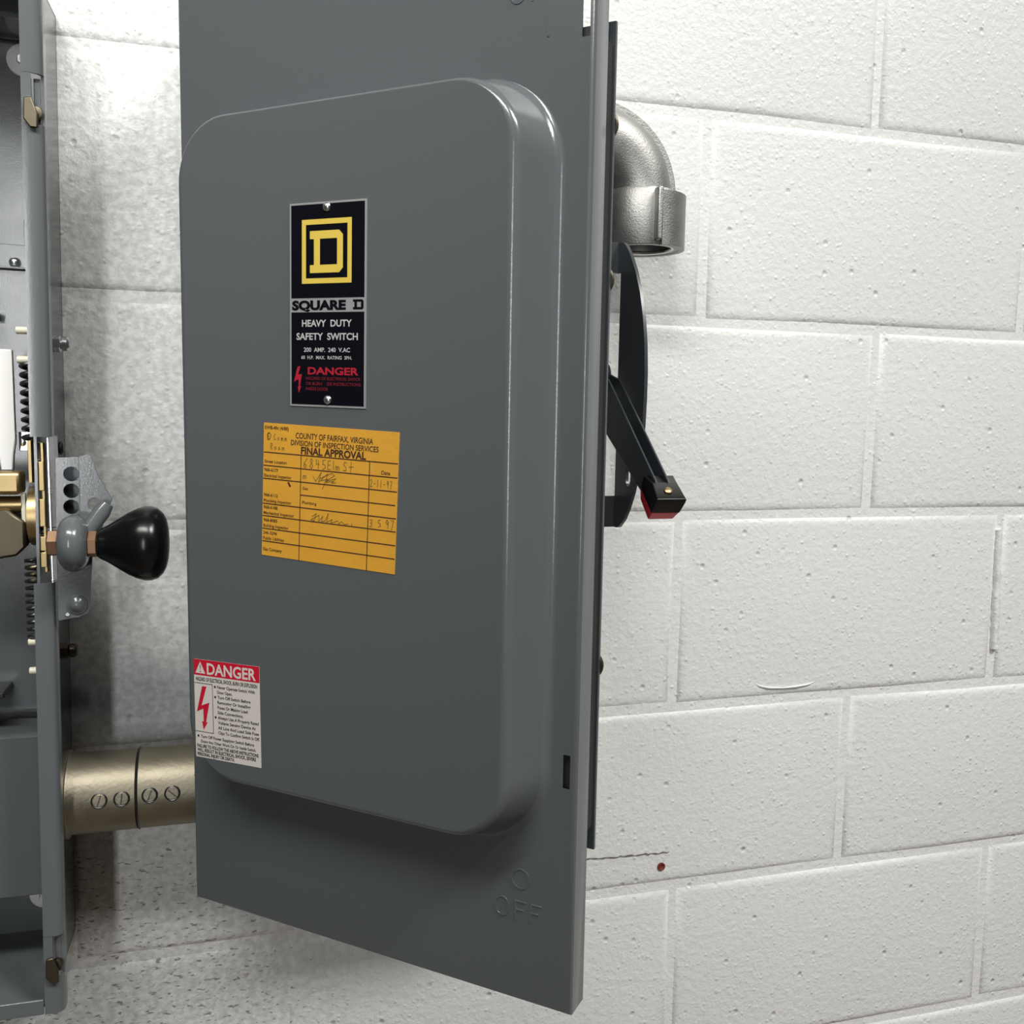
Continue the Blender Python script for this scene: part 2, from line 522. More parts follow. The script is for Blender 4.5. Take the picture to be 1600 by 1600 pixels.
# bent edges and return flange all round
v, f = [], []
rings = []
for k in range(6):
    a = math.radians(18 * k)
    rings.append((BR * math.sin(a), -BR * (1 - math.cos(a))))
rings.append((BR, -FD))
for (o_, h) in rings:
    for (a, b), (sa, sb) in zip(outer, ((-1, -1), (1, -1), (1, 1), (-1, 1))):
        v.append((a + sa * o_, h, b + sb * o_))
for r in range(len(rings) - 1):
    for k in range(4):
        f.append((r * 4 + k, r * 4 + (k + 1) % 4, (r + 1) * 4 + (k + 1) % 4, (r + 1) * 4 + k))
door.add(v, f, 0, dm)
door_o = door.build('door', 'grey', right, smooth=40)
sol = door_o.modifiers.new('sheet', 'SOLIDIFY')
sol.thickness = 0.0015
sol.offset = -1
wn = door_o.modifiers.new('normals', 'WEIGHTED_NORMAL')
wn.weight = 90
wn.keep_sharp = True
tag(door_o, 'grey enamelled steel door with a raised embossed panel')


# lettering pressed into the door: ON above, I, O and OFF below
def stroke_ring(cu, cz, ru, rz, w, h0, h1, seg=28):
    mb = MB()
    mb.prism(circle(cu, cz, ru, rz, seg), h0, h1, axes=lambda a, b, d: (a, d, b), holes=[circle(cu, cz, ru - w, rz - w, seg)], fn=dm)
    return mb


LW = 0.0011
h0, h1 = -0.0003, 0.00045

def letter(shapes):
    mb = MB()
    for kind, q in shapes:
        if kind == 'o':
            mb.prism(circle(*q, 28), h0, h1, holes=[circle(q[0], q[1], q[2] - LW, q[3] - LW, 28)], fn=dm)
        else:
            mb.prism(q, h0, h1, fn=dm)
    return mb.build('raised_letter', 'grey', door_o, bevel=0.0003, smooth=0)


letter([('o', (0.2882, 1.2008, .0069, .0072))])
letter([('p', [(0.2956, 1.7312), (0.2970, 1.7312), (0.2970, 1.7442), (0.2956, 1.7442)])])
letter([('o', (0.2750, 1.1790, .0057, .0070))])
letter([('o', (0.2755, 1.7600, .0057, .0070))])
for cu in (0.2845, 0.2956):
    letter([('p', [(cu, 1.1720), (cu + LW, 1.1720), (cu + LW, 1.1785), (cu + .0062, 1.1785), (cu + .0062, 1.1785 + LW), (cu + LW, 1.1785 + LW),
                   (cu + LW, 1.1855 - LW), (cu + .0085, 1.1855 - LW), (cu + .0085, 1.1855), (cu, 1.1855)])])
letter([('p', [(.2850, 1.7530), (.2861, 1.7530), (.2861, 1.7645), (.2930, 1.7530), (.2941, 1.7530), (.2941, 1.7670), (.2930, 1.7670), (.2930, 1.7555), (.2861, 1.7670), (.2850, 1.7670)])])

# latch bar along the inner edge of the door, with bolt heads
lb = MB()
lb.box(0.3110, 0.3232, -0.0345, -0.0040, 1.2330, 1.7350, 0, dm)
lb.box(0.3150, 0.3252, -0.0345, -0.0225, 1.2330, 1.7330, 0, dm)
lb.box(0.3190, 0.3262, -0.0372, -0.0345, 1.2150, 1.7480, 1, dm)
lb.build('latch_bar', ['black_seal', 'grey_dark'], door_o, smooth=0)
for zz in (1.6875, 1.5925, 1.3415):
    MB().lathe([(0, .0040), (.0012, .0098), (.0026, .0102), (.0034, .0092)], dm((0.3180, -0.0410, zz)), NV, 24).build('bolt_head', 'bronze', door_o)


# ------------------------------------------------------------------ print: text as thin flat lettering
def text_geom(s, size=1.0, bold=0.012, spacing=1.0, wordsp=1.0):
    cu = bpy.data.curves.new('t', 'FONT')
    cu.body = s
    cu.size = size
    cu.offset = bold
    cu.space_character = spacing
    cu.space_word = wordsp
    cu.resolution_u = 3
    cu.fill_mode = 'FRONT'
    ob = bpy.data.objects.new('t', cu)
    COL.objects.link(ob)
    dg = bpy.context.evaluated_depsgraph_get()
    dg.update()
    me = ob.evaluated_get(dg).to_mesh()
    vs_ = [(p.co.x, p.co.y) for p in me.vertices]
    fs = [tuple(p.vertices) for p in me.polygons]
    ob.evaluated_get(dg).to_mesh_clear()
    bpy.data.objects.remove(ob)
    bpy.data.curves.remove(cu)
    return vs_, fs


class Label:
    """flat print on a card: x to the right, y DOWN in millimetres from the top-left corner"""

    def __init__(self, W, H, corner, ux, uz, thick):
        self.W, self.H, self.c, self.ux, self.uz, self.t = W, H, corner, ux, uz, thick
        self.mb = MB()

    def fn(self, layer):
        h = HH + self.t + 0.00006 * layer
        return lambda p: dm((self.c[0] + self.ux[0] * p[0] + self.uz[0] * p[1], h, self.c[1] + self.ux[1] * p[0] + self.uz[1] * p[1]))

    def card(self, mi, curl=0):
        b = self.mb
        f0 = lambda p: dm((self.c[0] + self.ux[0] * p[0] + self.uz[0] * p[2], p[1], self.c[1] + self.ux[1] * p[0] + self.uz[1] * p[2]))
        b.box(0, self.W, HH - 0.0001, HH + self.t, 0, self.H, mi, f0)

    def poly(self, pts, mi, layer=1):
        tri = tessellate_polygon([[Vector((x, y, 0)) for x, y in pts]])
        self.mb.add([(x, y, 0) for x, y in pts], [tuple(q) for q in tri], mi, self.fn(layer))

    def rect(self, x0, y0, x1, y1, mi, layer=1):
        self.poly([(x0, y0), (x1, y0), (x1, y1), (x0, y1)], mi, layer)

    def line(self, pts, w, mi, layer=2):
        for (a, b) in zip(pts[:-1], pts[1:]):
            d = Vector((b[0] - a[0], b[1] - a[1]))
            if d.length < 1e-6:
                continue
            d.normalize()
            n = Vector((-d.y, d.x)) * w / 2
            e_ = d * w * 0.3
            self.poly([(a[0] + n.x - e_.x, a[1] + n.y - e_.y), (b[0] + n.x + e_.x, b[1] + n.y + e_.y),
                       (b[0] - n.x + e_.x, b[1] - n.y + e_.y), (a[0] - n.x - e_.x, a[1] - n.y - e_.y)], mi, layer)

    def text(self, s, x0, x1, ybase, cap, mi, layer=2, bold=0.012, spacing=1.0, align='fit', wordsp=1.0):
        vs_, fs = text_geom(s, 1.0, bold, spacing, wordsp)
        xs = [p[0] for p in vs_]
        mx, mn = max(xs), min(xs)
        sy = cap / 0.72
        if align == 'fit':
            sx = (x1 - x0) / (mx - mn)
        else:
            sx = sy * 0.92
        self.mb.add([(x0 + (a - mn) * sx, ybase - b * sy, 0) for a, b in vs_], fs, mi, self.fn(layer))


def frame(c00, c10, c01, W, H):
    ux = ((c10[0] - c00[0]) / W, (c10[1] - c00[1]) / W)
    uz = ((c01[0] - c00[0]) / H, (c01[1] - c00[1]) / H)
    return ux, uz


# --- nameplate
W, H = 62.3, 134.2
ux, uz = frame((0.1278, 1.6408), (0.1884, 1.6397), (0.1267, 1.5097), W, H)
lb = Label(W, H, (0.1278, 1.6408), ux, uz, 0.0006)
lb.card(0)
B, S, Y_, WH, RD, RDD = 1, 0, 2, 3, 4, 5
lb.rect(1.3, 1.3, W - 1.3, .463 * H, B)
lb.rect(1.3, .532 * H, W - 1.3, H - 1.3, B)
fx0, fx1, fy0, fy1, ft = .165 * W, .816 * W, .082 * H, .392 * H, 3.4
for q in ((fx0, fy0, fx1, fy0 + ft), (fx0, fy1 - ft, fx1, fy1), (fx0, fy0 + ft, fx0 + ft, fy1 - ft), (fx1 - ft, fy0 + ft, fx1, fy1 - ft)):
    lb.rect(*q, Y_, 2)
dx0, dx1, dy0, dy1 = .272 * W, .704 * W, .138 * H, .341 * H
bt, st0, st1, rb, chm = 5.2, .325 * W, .405 * W, .628 * W, 3.0
lb.poly([(dx0, dy0), (dx1 - chm, dy0), (dx1, dy0 + chm), (dx1, dy0 + bt), (dx0, dy0 + bt)], Y_, 2)
lb.poly([(dx0, dy1 - bt), (dx1, dy1 - bt), (dx1, dy1 - chm), (dx1 - chm, dy1), (dx0, dy1)], Y_, 2)
lb.rect(st0, dy0 + bt, st1, dy1 - bt, Y_, 2)
lb.rect(rb, dy0 + bt, dx1, dy1 - bt, Y_, 2)
lb.text('SQUARE', 1.9, 46.4, .519 * H, 5.9, B, 2, bold=0.055)
# slab-serif D of the word mark
sx0, sx1, sy0, sy1 = 52.0, 60.4, .473 * H, .521 * H
lb.poly([(sx0, sy0), (sx1 - 1, sy0), (sx1, sy0 + 1), (sx1, sy0 + 1.5), (sx0, sy0 + 1.5)], B, 2)
lb.poly([(sx0, sy1 - 1.5), (sx1, sy1 - 1.5), (sx1, sy1 - 1), (sx1 - 1, sy1), (sx0, sy1)], B, 2)
lb.rect(sx0 + 1.2, sy0 + 1.5, sx0 + 3.2, sy1 - 1.5, B, 2)
lb.rect(sx1 - 2.0, sy0 + 1.5, sx1, sy1 - 1.5, B, 2)
lb.text('HEAVY  DUTY', .165 * W, .822 * W, .602 * H, 4.5, WH, 2, bold=0.024)
lb.text('SAFETY  SWITCH', .09 * W, .900 * W, .667 * H, 4.5, WH, 2, bold=0.024)
lb.text('200  AMP.  240  V.AC', .19 * W, .80 * W, .727 * H, 2.9, WH, 2, bold=0.018)
lb.text('60  H.P.  MAX.  RATING  3PH.', .155 * W, .825 * W, .763 * H, 2.3, WH, 2, bold=0.016)
lb.text('DANGER', .243 * W, .912 * W, .838 * H, 4.8, RD, 2, bold=0.030)
lb.text('HAZARD OF ELECTRICAL SHOCK', .218 * W, .94 * W, .866 * H, 2.1, RDD, 2)
lb.text('OR BURN    SEE INSTRUCTIONS', .218 * W, .94 * W, .892 * H, 2.1, RDD, 2)
lb.text('INSIDE DOOR', .218 * W, .515 * W, .918 * H, 2.1, RDD, 2)
bx = lambda px: (px - 103) / 532 * W
by = lambda py: (py - 118) / 1427 * H
lb.poly([(bx(158), by(1262)), (bx(180), by(1258)), (bx(163), by(1318)), (bx(190), by(1315)), (bx(176), by(1400)), (bx(184), by(1400)), (bx(168), by(1452)),
         (bx(160), by(1405)), (bx(167), by(1403)), (bx(165), by(1350)), (bx(132), by(1372))], RD, 2)
npl = lb.mb.build('nameplate', ['np_silver', 'np_black', 'np_yellow', 'np_white', 'np_red', 'np_red_dim'], door_o, smooth=0, recalc=False)
tag(npl, 'black and silver metal nameplate with a yellow letter D in a square')
for zz in (1.6368, 1.5140):
    MB().lathe([(0, .0030), (.0008, .0029), (.0016, .0022), (.0021, .0010), (.0022, .0004)], dm((.1576, HH + .0005, zz)), NV, 16).build('rivet', 'zinc', door_o)

# --- inspection card
W, H = 112.5, 93.0
ux, uz = frame((0.1039, 1.4980), (0.2132, 1.4942), (0.1005, 1.4066), W, H)
lb = Label(W, H, (0.1039, 1.4980), ux, uz, 0.00035)
lb.card(0)
I_, P_ = 1, 2
ys = [.219, .318, .416, .605, .698, .795, .891]
for y in ys:
    lb.line([(0.5, y * H), (W - .6, y * H)], 0.75, I_)
lb.line([(.295 * W, .512 * H), (.985 * W, .512 * H)], 0.75, I_)
lb.line([(.295 * W, .219 * H), (.295 * W, .999 * H)], 0.6, I_)
lb.line([(.80 * W, .219 * H), (.80 * W, .999 * H)], 0.6, I_)
lb.text('COUNTY OF FAIRFAX, VIRGINIA', .25 * W, .82 * W, .098 * H, 4.0, I_, bold=0.016)
lb.text('DIVISION OF INSPECTION SERVICES', .215 * W, .86 * W, .150 * H, 3.7, I_, bold=0.016)
lb.text('FINAL APPROVAL', .293 * W, .773 * W, .209 * H, 4.9, I_, bold=0.034)
lb.text('EWB-49c (4/88)', .01 * W, .195 * W, .046 * H, 2.4, I_, bold=0.020)
lb.text('Street Location', .01 * W, .185 * W, .297 * H, 2.2, I_, bold=0.018)
lb.text('Date', .885 * W, .945 * W, .303 * H, 2.6, I_, bold=0.018)
for y, a, b, bw in ((.416, '968-6177', 'Electrical Inspector', .225), (.605, '968-6112', 'Plumbing Inspector', .225), (.698, '968-6188', 'Mechanical Inspector', .25),
                    (.795, '968-8085', 'Building Inspector', .21), (.891, '246-3296', 'Public Utilities', .175)):
    lb.text(a, .01 * W, .12 * W, (y - .055) * H, 2.2, I_, bold=0.018)
    lb.text(b, .01 * W, bw * W, (y - .013) * H, 2.2, I_, bold=0.016)
lb.text('Gas Company', .01 * W, .16 * W, .962 * H, 2.2, I_, bold=0.018)
lb.text('Gas', .312 * W, .352 * W, .470 * H, 2.1, I_)
lb.text('Plumbing', .312 * W, .42 * W, .575 * H, 2.1, I_)
# handwriting
HW = {'6': [[(.7, 0), (.2, .5), (.1, .85), (.4, 1), (.6, .8), (.4, .6), (.15, .75)]],
      '8': [[(.6, .15), (.3, 0), (.15, .25), (.6, .7), (.4, 1), (.1, .8), (.6, .15)]],
      '4': [[(.15, 0), (.1, .5), (.65, .5)], [(.5, .1), (.5, 1)]],
      '5': [[(.65, 0), (.2, .05), (.15, .45), (.55, .5), (.6, .85), (.15, 1)]],
      'E': [[(.6, 0), (.1, .05), (.05, 1), (.6, .98)], [(.1, .5), (.5, .48)]],
      'l': [[(.3, 1), (.35, 0)]],
      'm': [[(.05, 1), (.1, .55), (.35, .6), (.35, 1), (.4, .6), (.65, .6), (.7, 1)]],
      'S': [[(.7, .1), (.3, 0), (.15, .35), (.6, .6), (.55, .95), (.1, .95)]],
      't': [[(.35, -.1), (.3, 1.1)], [(.0, .5), (.75, .45)]],
      '2': [[(.1, .15), (.4, 0), (.6, .25), (.1, 1), (.7, .95)]],
      '-': [[(.1, .55), (.6, .52)]],
      '1': [[(.35, 0), (.3, 1)]],
      '9': [[(.6, .2), (.3, 0), (.1, .3), (.35, .5), (.6, .2), (.5, 1)]],
      '7': [[(.05, .05), (.65, 0), (.25, 1.1)]],
      '3': [[(.1, .05), (.5, 0), (.5, .35), (.25, .48), (.55, .6), (.5, .95), (.05, 1)]],
      'C': [[(.7, .1), (.3, .05), (.05, .5), (.2, .95), (.7, .9)]],
      'o': [[(.4, .5), (.1, .7), (.25, 1), (.55, .8), (.4, .5)]],
      'R': [[(.1, 1), (.15, 0), (.6, .1), (.55, .4), (.15, .5), (.65, 1)]],
      'I': [[(.35, 0), (.3, 1)]], ' ': []}


def hand(s, x, y, w, h, lw=0.55):
    for k, ch in enumerate(s):
        for stq in HW[ch]:
            lb.line([(x + (k + a * .9) * w, y + b * h) for a, b in stq], lw, P_, 2)


hand('6845', .312 * W, .238 * H, .047 * W, 6.5)
for ch, xx, ww in (('E', .495, .045), ('l', .530, .03), ('m', .552, .048), ('S', .608, .045), ('t', .652, .05)):
    hand(ch, xx * W, .240 * H, ww * W, 6.0)
hand('2-11-97', .808 * W, .345 * H, .023 * W, 4.8, .45)
hand('3', .81 * W, .632 * H, .04 * W, 4.6, .5)
hand('5', .868 * W, .626 * H, .04 * W, 4.8, .5)
hand('97', .925 * W, .620 * H, .035 * W, 5.6, .5)
hand('E', .03 * W, .075 * H, .035 * W, 4.5, .7)
lb.line([(x_ * W, y_ * H) for x_, y_ in ((.028, .09), (.045, .07), (.06, .09), (.05, .118), (.03, .11), (.028, .09))], .5, P_)
hand('Comm', .08 * W, .078 * H, .028 * W, 4.2, .45)
hand('Room', .055 * W, .148 * H, .03 * W, 4.4, .45)
hand('m', .31 * W, .335 * H, .045 * W, 5.0, .5)
sc = lambda pts, lw=.5: lb.line([(a * W, b * H) for a, b in pts], lw, P_)
sc([(.39, .365), (.41, .40), (.45, .33), (.43, .405), (.50, .335), (.475, .42), (.46, .45)])
sc([(.44, .375), (.53, .33), (.55, .345), (.48, .395), (.56, .365), (.53, .40), (.56, .395)])
sc([(.45, .39), (.50, .375), (.49, .40), (.54, .385)])
sc([(.39, .66), (.42, .635), (.405, .69), (.38, .685), (.44, .645), (.44, .69), (.47, .65), (.46, .69), (.49, .68), (.51, .625), (.50, .69), (.54, .665), (.53, .69), (.56, .68), (.58, .67), (.59, .69),
    (.61, .672), (.63, .69), (.66, .683)], .5)
sc([(.685, .675), (.683, .695)])
lb.line([(.20 * W, .43 * H), (.215 * W, .455 * H), (.21 * W, .45 * H)], 1.4, I_)
card = lb.mb.build('inspection_card', ['tag', 'ink', 'pen'], door_o, smooth=0, recalc=False)
tag(card, 'yellow final approval inspection card with handwriting')

# --- danger sticker
W, H = 63.4, 75.5
ux, uz = frame((0.0352, 1.3240), (0.0968, 1.3262), (0.0359, 1.2500), W, H)
lb = Label(W, H, (0.0352, 1.3240), ux, uz, 0.0002)
lb.card(0)
RD, BK = 1, 2
lb.rect(0, 0, W, .160 * H, RD)
lb.text('DANGER', .205 * W, .95 * W, .140 * H, 8.6, 0, 2, bold=0.024)
tri = [(.025 * W, .140 * H), (.18 * W, .140 * H), (.1025 * W, .020 * H)]
lb.poly(tri, 0, 2)
lb.poly([(.098 * W, .055 * H), (.110 * W, .055 * H), (.107 * W, .105 * H), (.101 * W, .105 * H)], BK, 3)
lb.poly(circle(.104 * W, .122 * H, .5, .55, 8), BK, 3)
lb.text('HAZARD OF ELECTRICAL SHOCK, BURN OR EXPLOSION', .03 * W, .965 * W, .216 * H, 2.9, BK, bold=0.024)
lb.line([(0.2, .240 * H), (.285 * W, .240 * H), (.285 * W, .735 * H), (0.2, .735 * H)], .45, BK)
gx = lambda px, py: ((px - 178 - (py - 145) * .03) / 782 * W, (py - 145 - (px - 178) * .123) / 1140 * H)
bolt = [(285, 465), (338, 470), (278, 690), (375, 655), (335, 885), (355, 885), (306, 972), (285, 870), (306, 880), (300, 725), (222, 760)]
lb.poly([gx(a, b) for a, b in bolt], RD, 2)
lines = ['Never Operate Switch With', 'Door Open.', 'Turn Off Switch Before', 'Removing Or Installing', 'Fuses Or Making Load', 'Side Connections.',
         'Always Use A Properly Rated', 'Voltage Sensing Device At', 'All Line And Load Side Fuse', 'Clips To Confirm Switch Is Off.']
for k, s in enumerate(lines):
    yb = (.272 + k * .0512) * H
    lb.text(s, .36 * W, (.36 + .0228 * len(s)) * W if len(s) < 28 else .985 * W, yb, 2.35, BK, bold=0.020)
    if k in (0, 2, 6):
        lb.poly(circle(.325 * W, yb - 1.0, .95, .95, 10), BK, 2)
yb = .797 * H
lb.poly(circle(.045 * W, yb - 1.1, .95, .95, 10), BK, 2)
lb.text('Turn Off Power Supplying Switch Before', .085 * W, .90 * W, yb, 2.35, BK, bold=0.020)
lb.text('Doing Any Other Work On Or Inside Switch.', .085 * W, .93 * W, .848 * H, 2.35, BK, bold=0.020)
lb.text('FAILURE TO FOLLOW THE ABOVE INSTRUCTIONS', .022 * W, .965 * W, .898 * H, 2.5, BK, bold=0.032)
lb.text('WILL RESULT IN ELECTRICAL SHOCK, SEVERE', .022 * W, .925 * W, .941 * H, 2.5, BK, bold=0.032)
lb.text('PERSONAL INJURY OR DEATH.', .022 * W, .60 * W, .984 * H, 2.5, BK, bold=0.032)
stk = lb.mb.build('warning_sticker', ['st_white', 'st_red', 'st_black'], door_o, smooth=0, recalc=False)
tag(stk, 'white danger sticker with a red header and red lightning bolt')

# --- operating handle on the right side of the switch
ox = lambda a, b, d: (d, a, b)
guard = [(-.098, 1.405), (-.1075, 1.4052), (-.113, 1.4066), (-.124, 1.4145), (-.132, 1.4236), (-.142, 1.4390), (-.150, 1.457), (-.1555, 1.4770), (-.158, 1.4966), (-.1595, 1.520), (-.1595, 1.542),
         (-.1570, 1.566), (-.152, 1.588), (-.144, 1.609), (-.133, 1.628), (-.121, 1.643), (-.112, 1.6515), (-.105, 1.6555), (-.096, 1.6570), (-.0885, 1.6570),
         (-.0885, 1.6310), (-.1010, 1.6300), (-.1010, 1.4330), (-.098, 1.4330)]
g = MB()
g.prism(guard, 0.3235, 0.3265, axes=ox, holes=[circle(-.1305, 1.4530, .0055, .0088, 18)])
g.box(BX1 - 0.001, 0.3250, -.0945, -.0915, 1.6310, 1.6570)
g.box(BX1 - 0.001, 0.3250, -.1005, -.0975, 1.4050, 1.4330)
g_o = g.build('handle_guard', 'grey_dark', right, bevel=0.0010)
tag(g_o, 'shade-darkened grey bow-shaped guard plate beside the lever')
fl = [(-.093, 1.5450), (-.131, 1.5360), (-.233, 1.4575), (-.238, 1.4480), (-.228, 1.4400), (-.2107, 1.4446), (-.1255, 1.4917), (-.090, 1.5060)]
lv = MB()
lv.prism(fl, 0.3025, 0.3042, axes=ox)
lv.prism(fl, 0.3128, 0.3145, axes=ox)
web = [(-.120, 1.4985), (-.2107, 1.4480), (-.2095, 1.4450), (-.119, 1.4955)]
lv.prism(web, 0.3035, 0.3135, axes=ox)
lv_o = lv.build('lever', 'grey_dark', right, bevel=0.0006)
MB().cyl((BX1 - 0.002, -.094, 1.541), (1, 0, 0), 0.031, 0.011, 24, ch=.001).build('pivot_boss', 'grey_dark', right)
# grip cap: black upper half, red lower half
AX = Vector((0, -.774, -.634)).normalized()
UPV = Vector((0, -.634, .774)).normalized()
TIP = Vector((0.3100, -.2475, 1.4440))


def cap(p):   # p: x across, y along the lever (0 at the tip, negative inwards), z out of the lever
    return TIP + Vector((p[0], 0, 0)) + AX * p[1] + UPV * p[2]


def frustum(mb, prof, mi):
    v, f = [], []
    for (w0, w1, l0, l1, z) in prof:
        v += [cap((-w0, l0, z)), cap((w0, l0, z)), cap((w1, l1, z)), cap((-w1, l1, z))]
    for r in range(len(prof) - 1):
        for k in range(4):
            f.append((r * 4 + k, r * 4 + (k + 1) % 4, r * 4 + 4 + (k + 1) % 4, r * 4 + 4 + k))
    f.append((3, 2, 1, 0))
    n = len(prof) * 4
    f.append((n - 4, n - 3, n - 2, n - 1))
    mb.add(v, f, mi)


gp = MB()
frustum(gp, [(.0118, .0118, -.030, -.001, -.0150), (.0122, .0124, -.030, 0, -.003), (.0105, .0122, -.019, 0, .0), (.0098, .0116, -.018, -.0006, .0006)], 0)
gp_o = gp.build('grip', 'black_plastic', right, bevel=0.0014, bseg=3)
gp = MB()
frustum(gp, [(.0098, .0105, -.026, -.004, -.0250), (.0117, .0117, -.030, -.0012, -.0150)], 0)
gr = gp.build('grip_underside', 'red_plastic', right, bevel=0.0010, bseg=3)
tag(gr, 'red lower half of the lever grip')
MB().lathe([(0, .0034), (.0010, .0034), (.0018, .0024), (.0020, .0006)], cap((0, -.0095, .0003)), UPV, 16).build('screw', 'brass', right)


# ------------------------------------------------------------------ die-cast conduit elbow on the switch's right side
elb = thing('conduit_elbow', 'silver die-cast conduit elbow turning down beside the ajar door', 'pipe elbow', (BX1, -.065, 1.7535))
EY, CX, CZ, RC, PR = -.065, .305, 1.703, .0505, .0275
path = [(BX1, EY, CZ + RC)] + [(CX + RC * math.sin(math.radians(a)), EY, CZ + RC * math.cos(math.radians(a))) for a in range(0, 91, 6)] + [(CX + RC, EY, 1.696)]
MB().tube(path, PR, 32).build('body', 'cast', elb)
rib = [(CX + (RC + PR - .001) * math.sin(math.radians(a)), EY, CZ + (RC + PR - .001) * math.cos(math.radians(a))) for a in range(-10, 91, 5)]
MB().tube(rib, 0, section=[(-.0120, -.009), (.0120, -.009), (.0120, .0032), (-.0120, .0032)]).build('rib', 'cast', elb, bevel=0.0008)
ECX = CX + RC + .002
MB().lathe([(0, .0300), (0, .0340), (.001, .0347), (.047, .0347), (.0500, .0330), (.0515, .0285), (.0510, .0275), (.030, .0285), (.002, .0295), (0, .0300)],
           (ECX, EY, 1.657), (0, 0, 1), 48).build('clamp_barrel', 'cast', elb)
arc = [math.radians(a) for a in range(-86, 111, 7)]
sec = [(ECX + .0395 * math.cos(a), EY + .0395 * math.sin(a)) for a in arc] + [(ECX + .0340 * math.cos(a), EY + .0340 * math.sin(a)) for a in reversed(arc)]
MB().prism(sec, 1.6565, 1.7040, axes=lambda a, b, d: (a, b, d)).build('clamp_strap', 'cast', elb, bevel=.0016)
MB().box(ECX - .0030, ECX + .0022, EY - .0425, EY - .0320, 1.6600, 1.7060).build('clamp_lug', 'cast', elb, bevel=.0016)
MB().tube([(ECX + .0292 * math.cos(2 * math.pi * k / 48), EY + .0292 * math.sin(2 * math.pi * k / 48), 1.6590) for k in range(48)], .0020, 8, closed=True).build('retaining_ring', 'zinc', elb)

# ------------------------------------------------------------------ connectors between the two switches
for k, (x0, x1, lab) in enumerate(((-0.1455, -0.0869, 'tarnished set-screw conduit connector against the open switch on the left'),
                                   (-0.0866, BX0, 'tarnished set-screw conduit connector running behind the labelled door'))):
    c = thing('conduit_connector', lab, 'pipe connector', ((x0 + x1) / 2, -.062, 1.184), group='connectors joining the two switches')
    L = x1 - x0
    pr = [(0, .030), (0, .0322), (.001, .0332), (L - .001, .0332), (L, .0322), (L, .030)]
    if k == 0:
        pr = [(0, .030), (0, .0355), (.001, .0362), (.0045, .0362), (.0050, .0338), (.0065, .0332), (L - .001, .0332), (L, .0322), (L, .030)]
    MB().lathe(pr, (x0, -.062, 1.184), (1, 0, 0), 48).build('barrel', 'tarnish', c)
    for sx_ in ((-.1145, -.0975) if k == 0 else (-.0760, -.0585)):
        a = math.radians(-8.0 if k == 0 else -9.5)
        dirv = Vector((0, -math.cos(a), -math.sin(a)))
        org = Vector((sx_, -.062, 1.184)) + dirv * .0322
        s = MB()
        s.lathe([(0, .0053), (.0014, .0053), (.0018, .0048), (.0019, .0010)], org, dirv, 18, 0)
        so = s.build('set_screw', 'tarnish', c)
        rot = random.uniform(0, 3.1)
        e1 = Vector((math.cos(rot), 0, 0)) + dirv.cross(Vector((1, 0, 0))) * math.sin(rot)
        e2 = dirv.cross(e1)
        o0 = org + dirv * .0018
        q1 = dirv.cross(Vector((1, 0, 0)))
        MB().tube([org + dirv * .0010 + (Vector((1, 0, 0)) * math.cos(q * .3142) + q1 * math.sin(q * .3142)) * .0058 for q in range(20)], .0007, 6, closed=True).build('recess_shade', 'black_steel', so)  # black ring: shade of the sunken screw hole put into its colour
        MB().add([o0 + e1 * (.0044 * sa) + e2 * (.0005 * sb) + dirv * (.0002 * sc_) for sa in (-1, 1) for sb in (-1, 1) for sc_ in (-1, 1)],
                 [(0, 1, 3, 2), (4, 6, 7, 5), (0, 4, 5, 1), (2, 3, 7, 6), (0, 2, 6, 4), (1, 5, 7, 3)]).build('slot', 'black_steel', so, smooth=0)
    r_ = MB().tube([(x0 + .0003, -.062 + .0335 * math.cos(q * .2617), 1.184 + .0335 * math.sin(q * .2617)) for q in range(24)], .0008, 6, closed=True)
    r_.build('seam', 'black_steel', c)

# ------------------------------------------------------------------ left-hand open safety switch (seen at the picture's edge)
LT = .0118
left = thing('safety_switch', 'open grey safety switch with brass linkage and springs showing, cut by the left edge', 'safety switch',
             (-.1358, 0, 1.4), (0, LT, 0))
# local frame: x=0 at the outer lip of the right rim, z=0 at 1.4 m
LX0, LXS = -.385, -.0105
LZ0, LZ1 = -.366, .424
YF = -.125
e = MB()
e.box(LX0, LXS, -.004, -.0015, LZ0, LZ1)
e.box(LXS - .002, LXS, YF + .004, -.002, LZ0, LZ1)
e.box(LX0, LX0 + .002, YF + .004, -.002, LZ0, LZ1)
e.box(LX0, LXS, YF + .004, -.002, LZ0, LZ0 + .002)
e.box(LX0, LXS, YF + .004, -.002, LZ1 - .002, LZ1)
e.build('enclosure', 'grey', left, smooth=0, world=False)


def rim_section(name, z0, z1):
    pts = [(-.0142, YF), (-.0062, YF), (-.0030, YF + .0009), (-.0008, YF + .0032), (0, YF + .0065), (0, YF + .014), (-.0015, YF + .014), (-.0022, YF + .0070), (-.0040, YF + .0030),
           (-.0066, YF + .0018), (-.0142, YF + .0018)]
    v = [(x, y, z) for z in (z0, z1) for x, y in pts]
    n = len(pts)
    f = [(k, (k + 1) % n, n + (k + 1) % n, n + k) for k in range(n)]
    tr = tessellate_polygon([[Vector((x, y, 0)) for x, y in pts]])
    f += [tuple(q) for q in tr] + [tuple(i + n for i in q) for q in tr]
    ro = MB().add(v, f).build(name, 'grey', left, smooth=40, world=False)
    w_ = ro.modifiers.new('normals', 'WEIGHTED_NORMAL')
    w_.weight = 80
    w_.keep_sharp = True
    return ro


rim_section('rim', .0835, .3060)
rim_section('rim', .3390 + .002, LZ1 - .002)
rim_section('rim', -.3060, -.0260)
rim_section('rim', LZ0 - .004, -.3400)
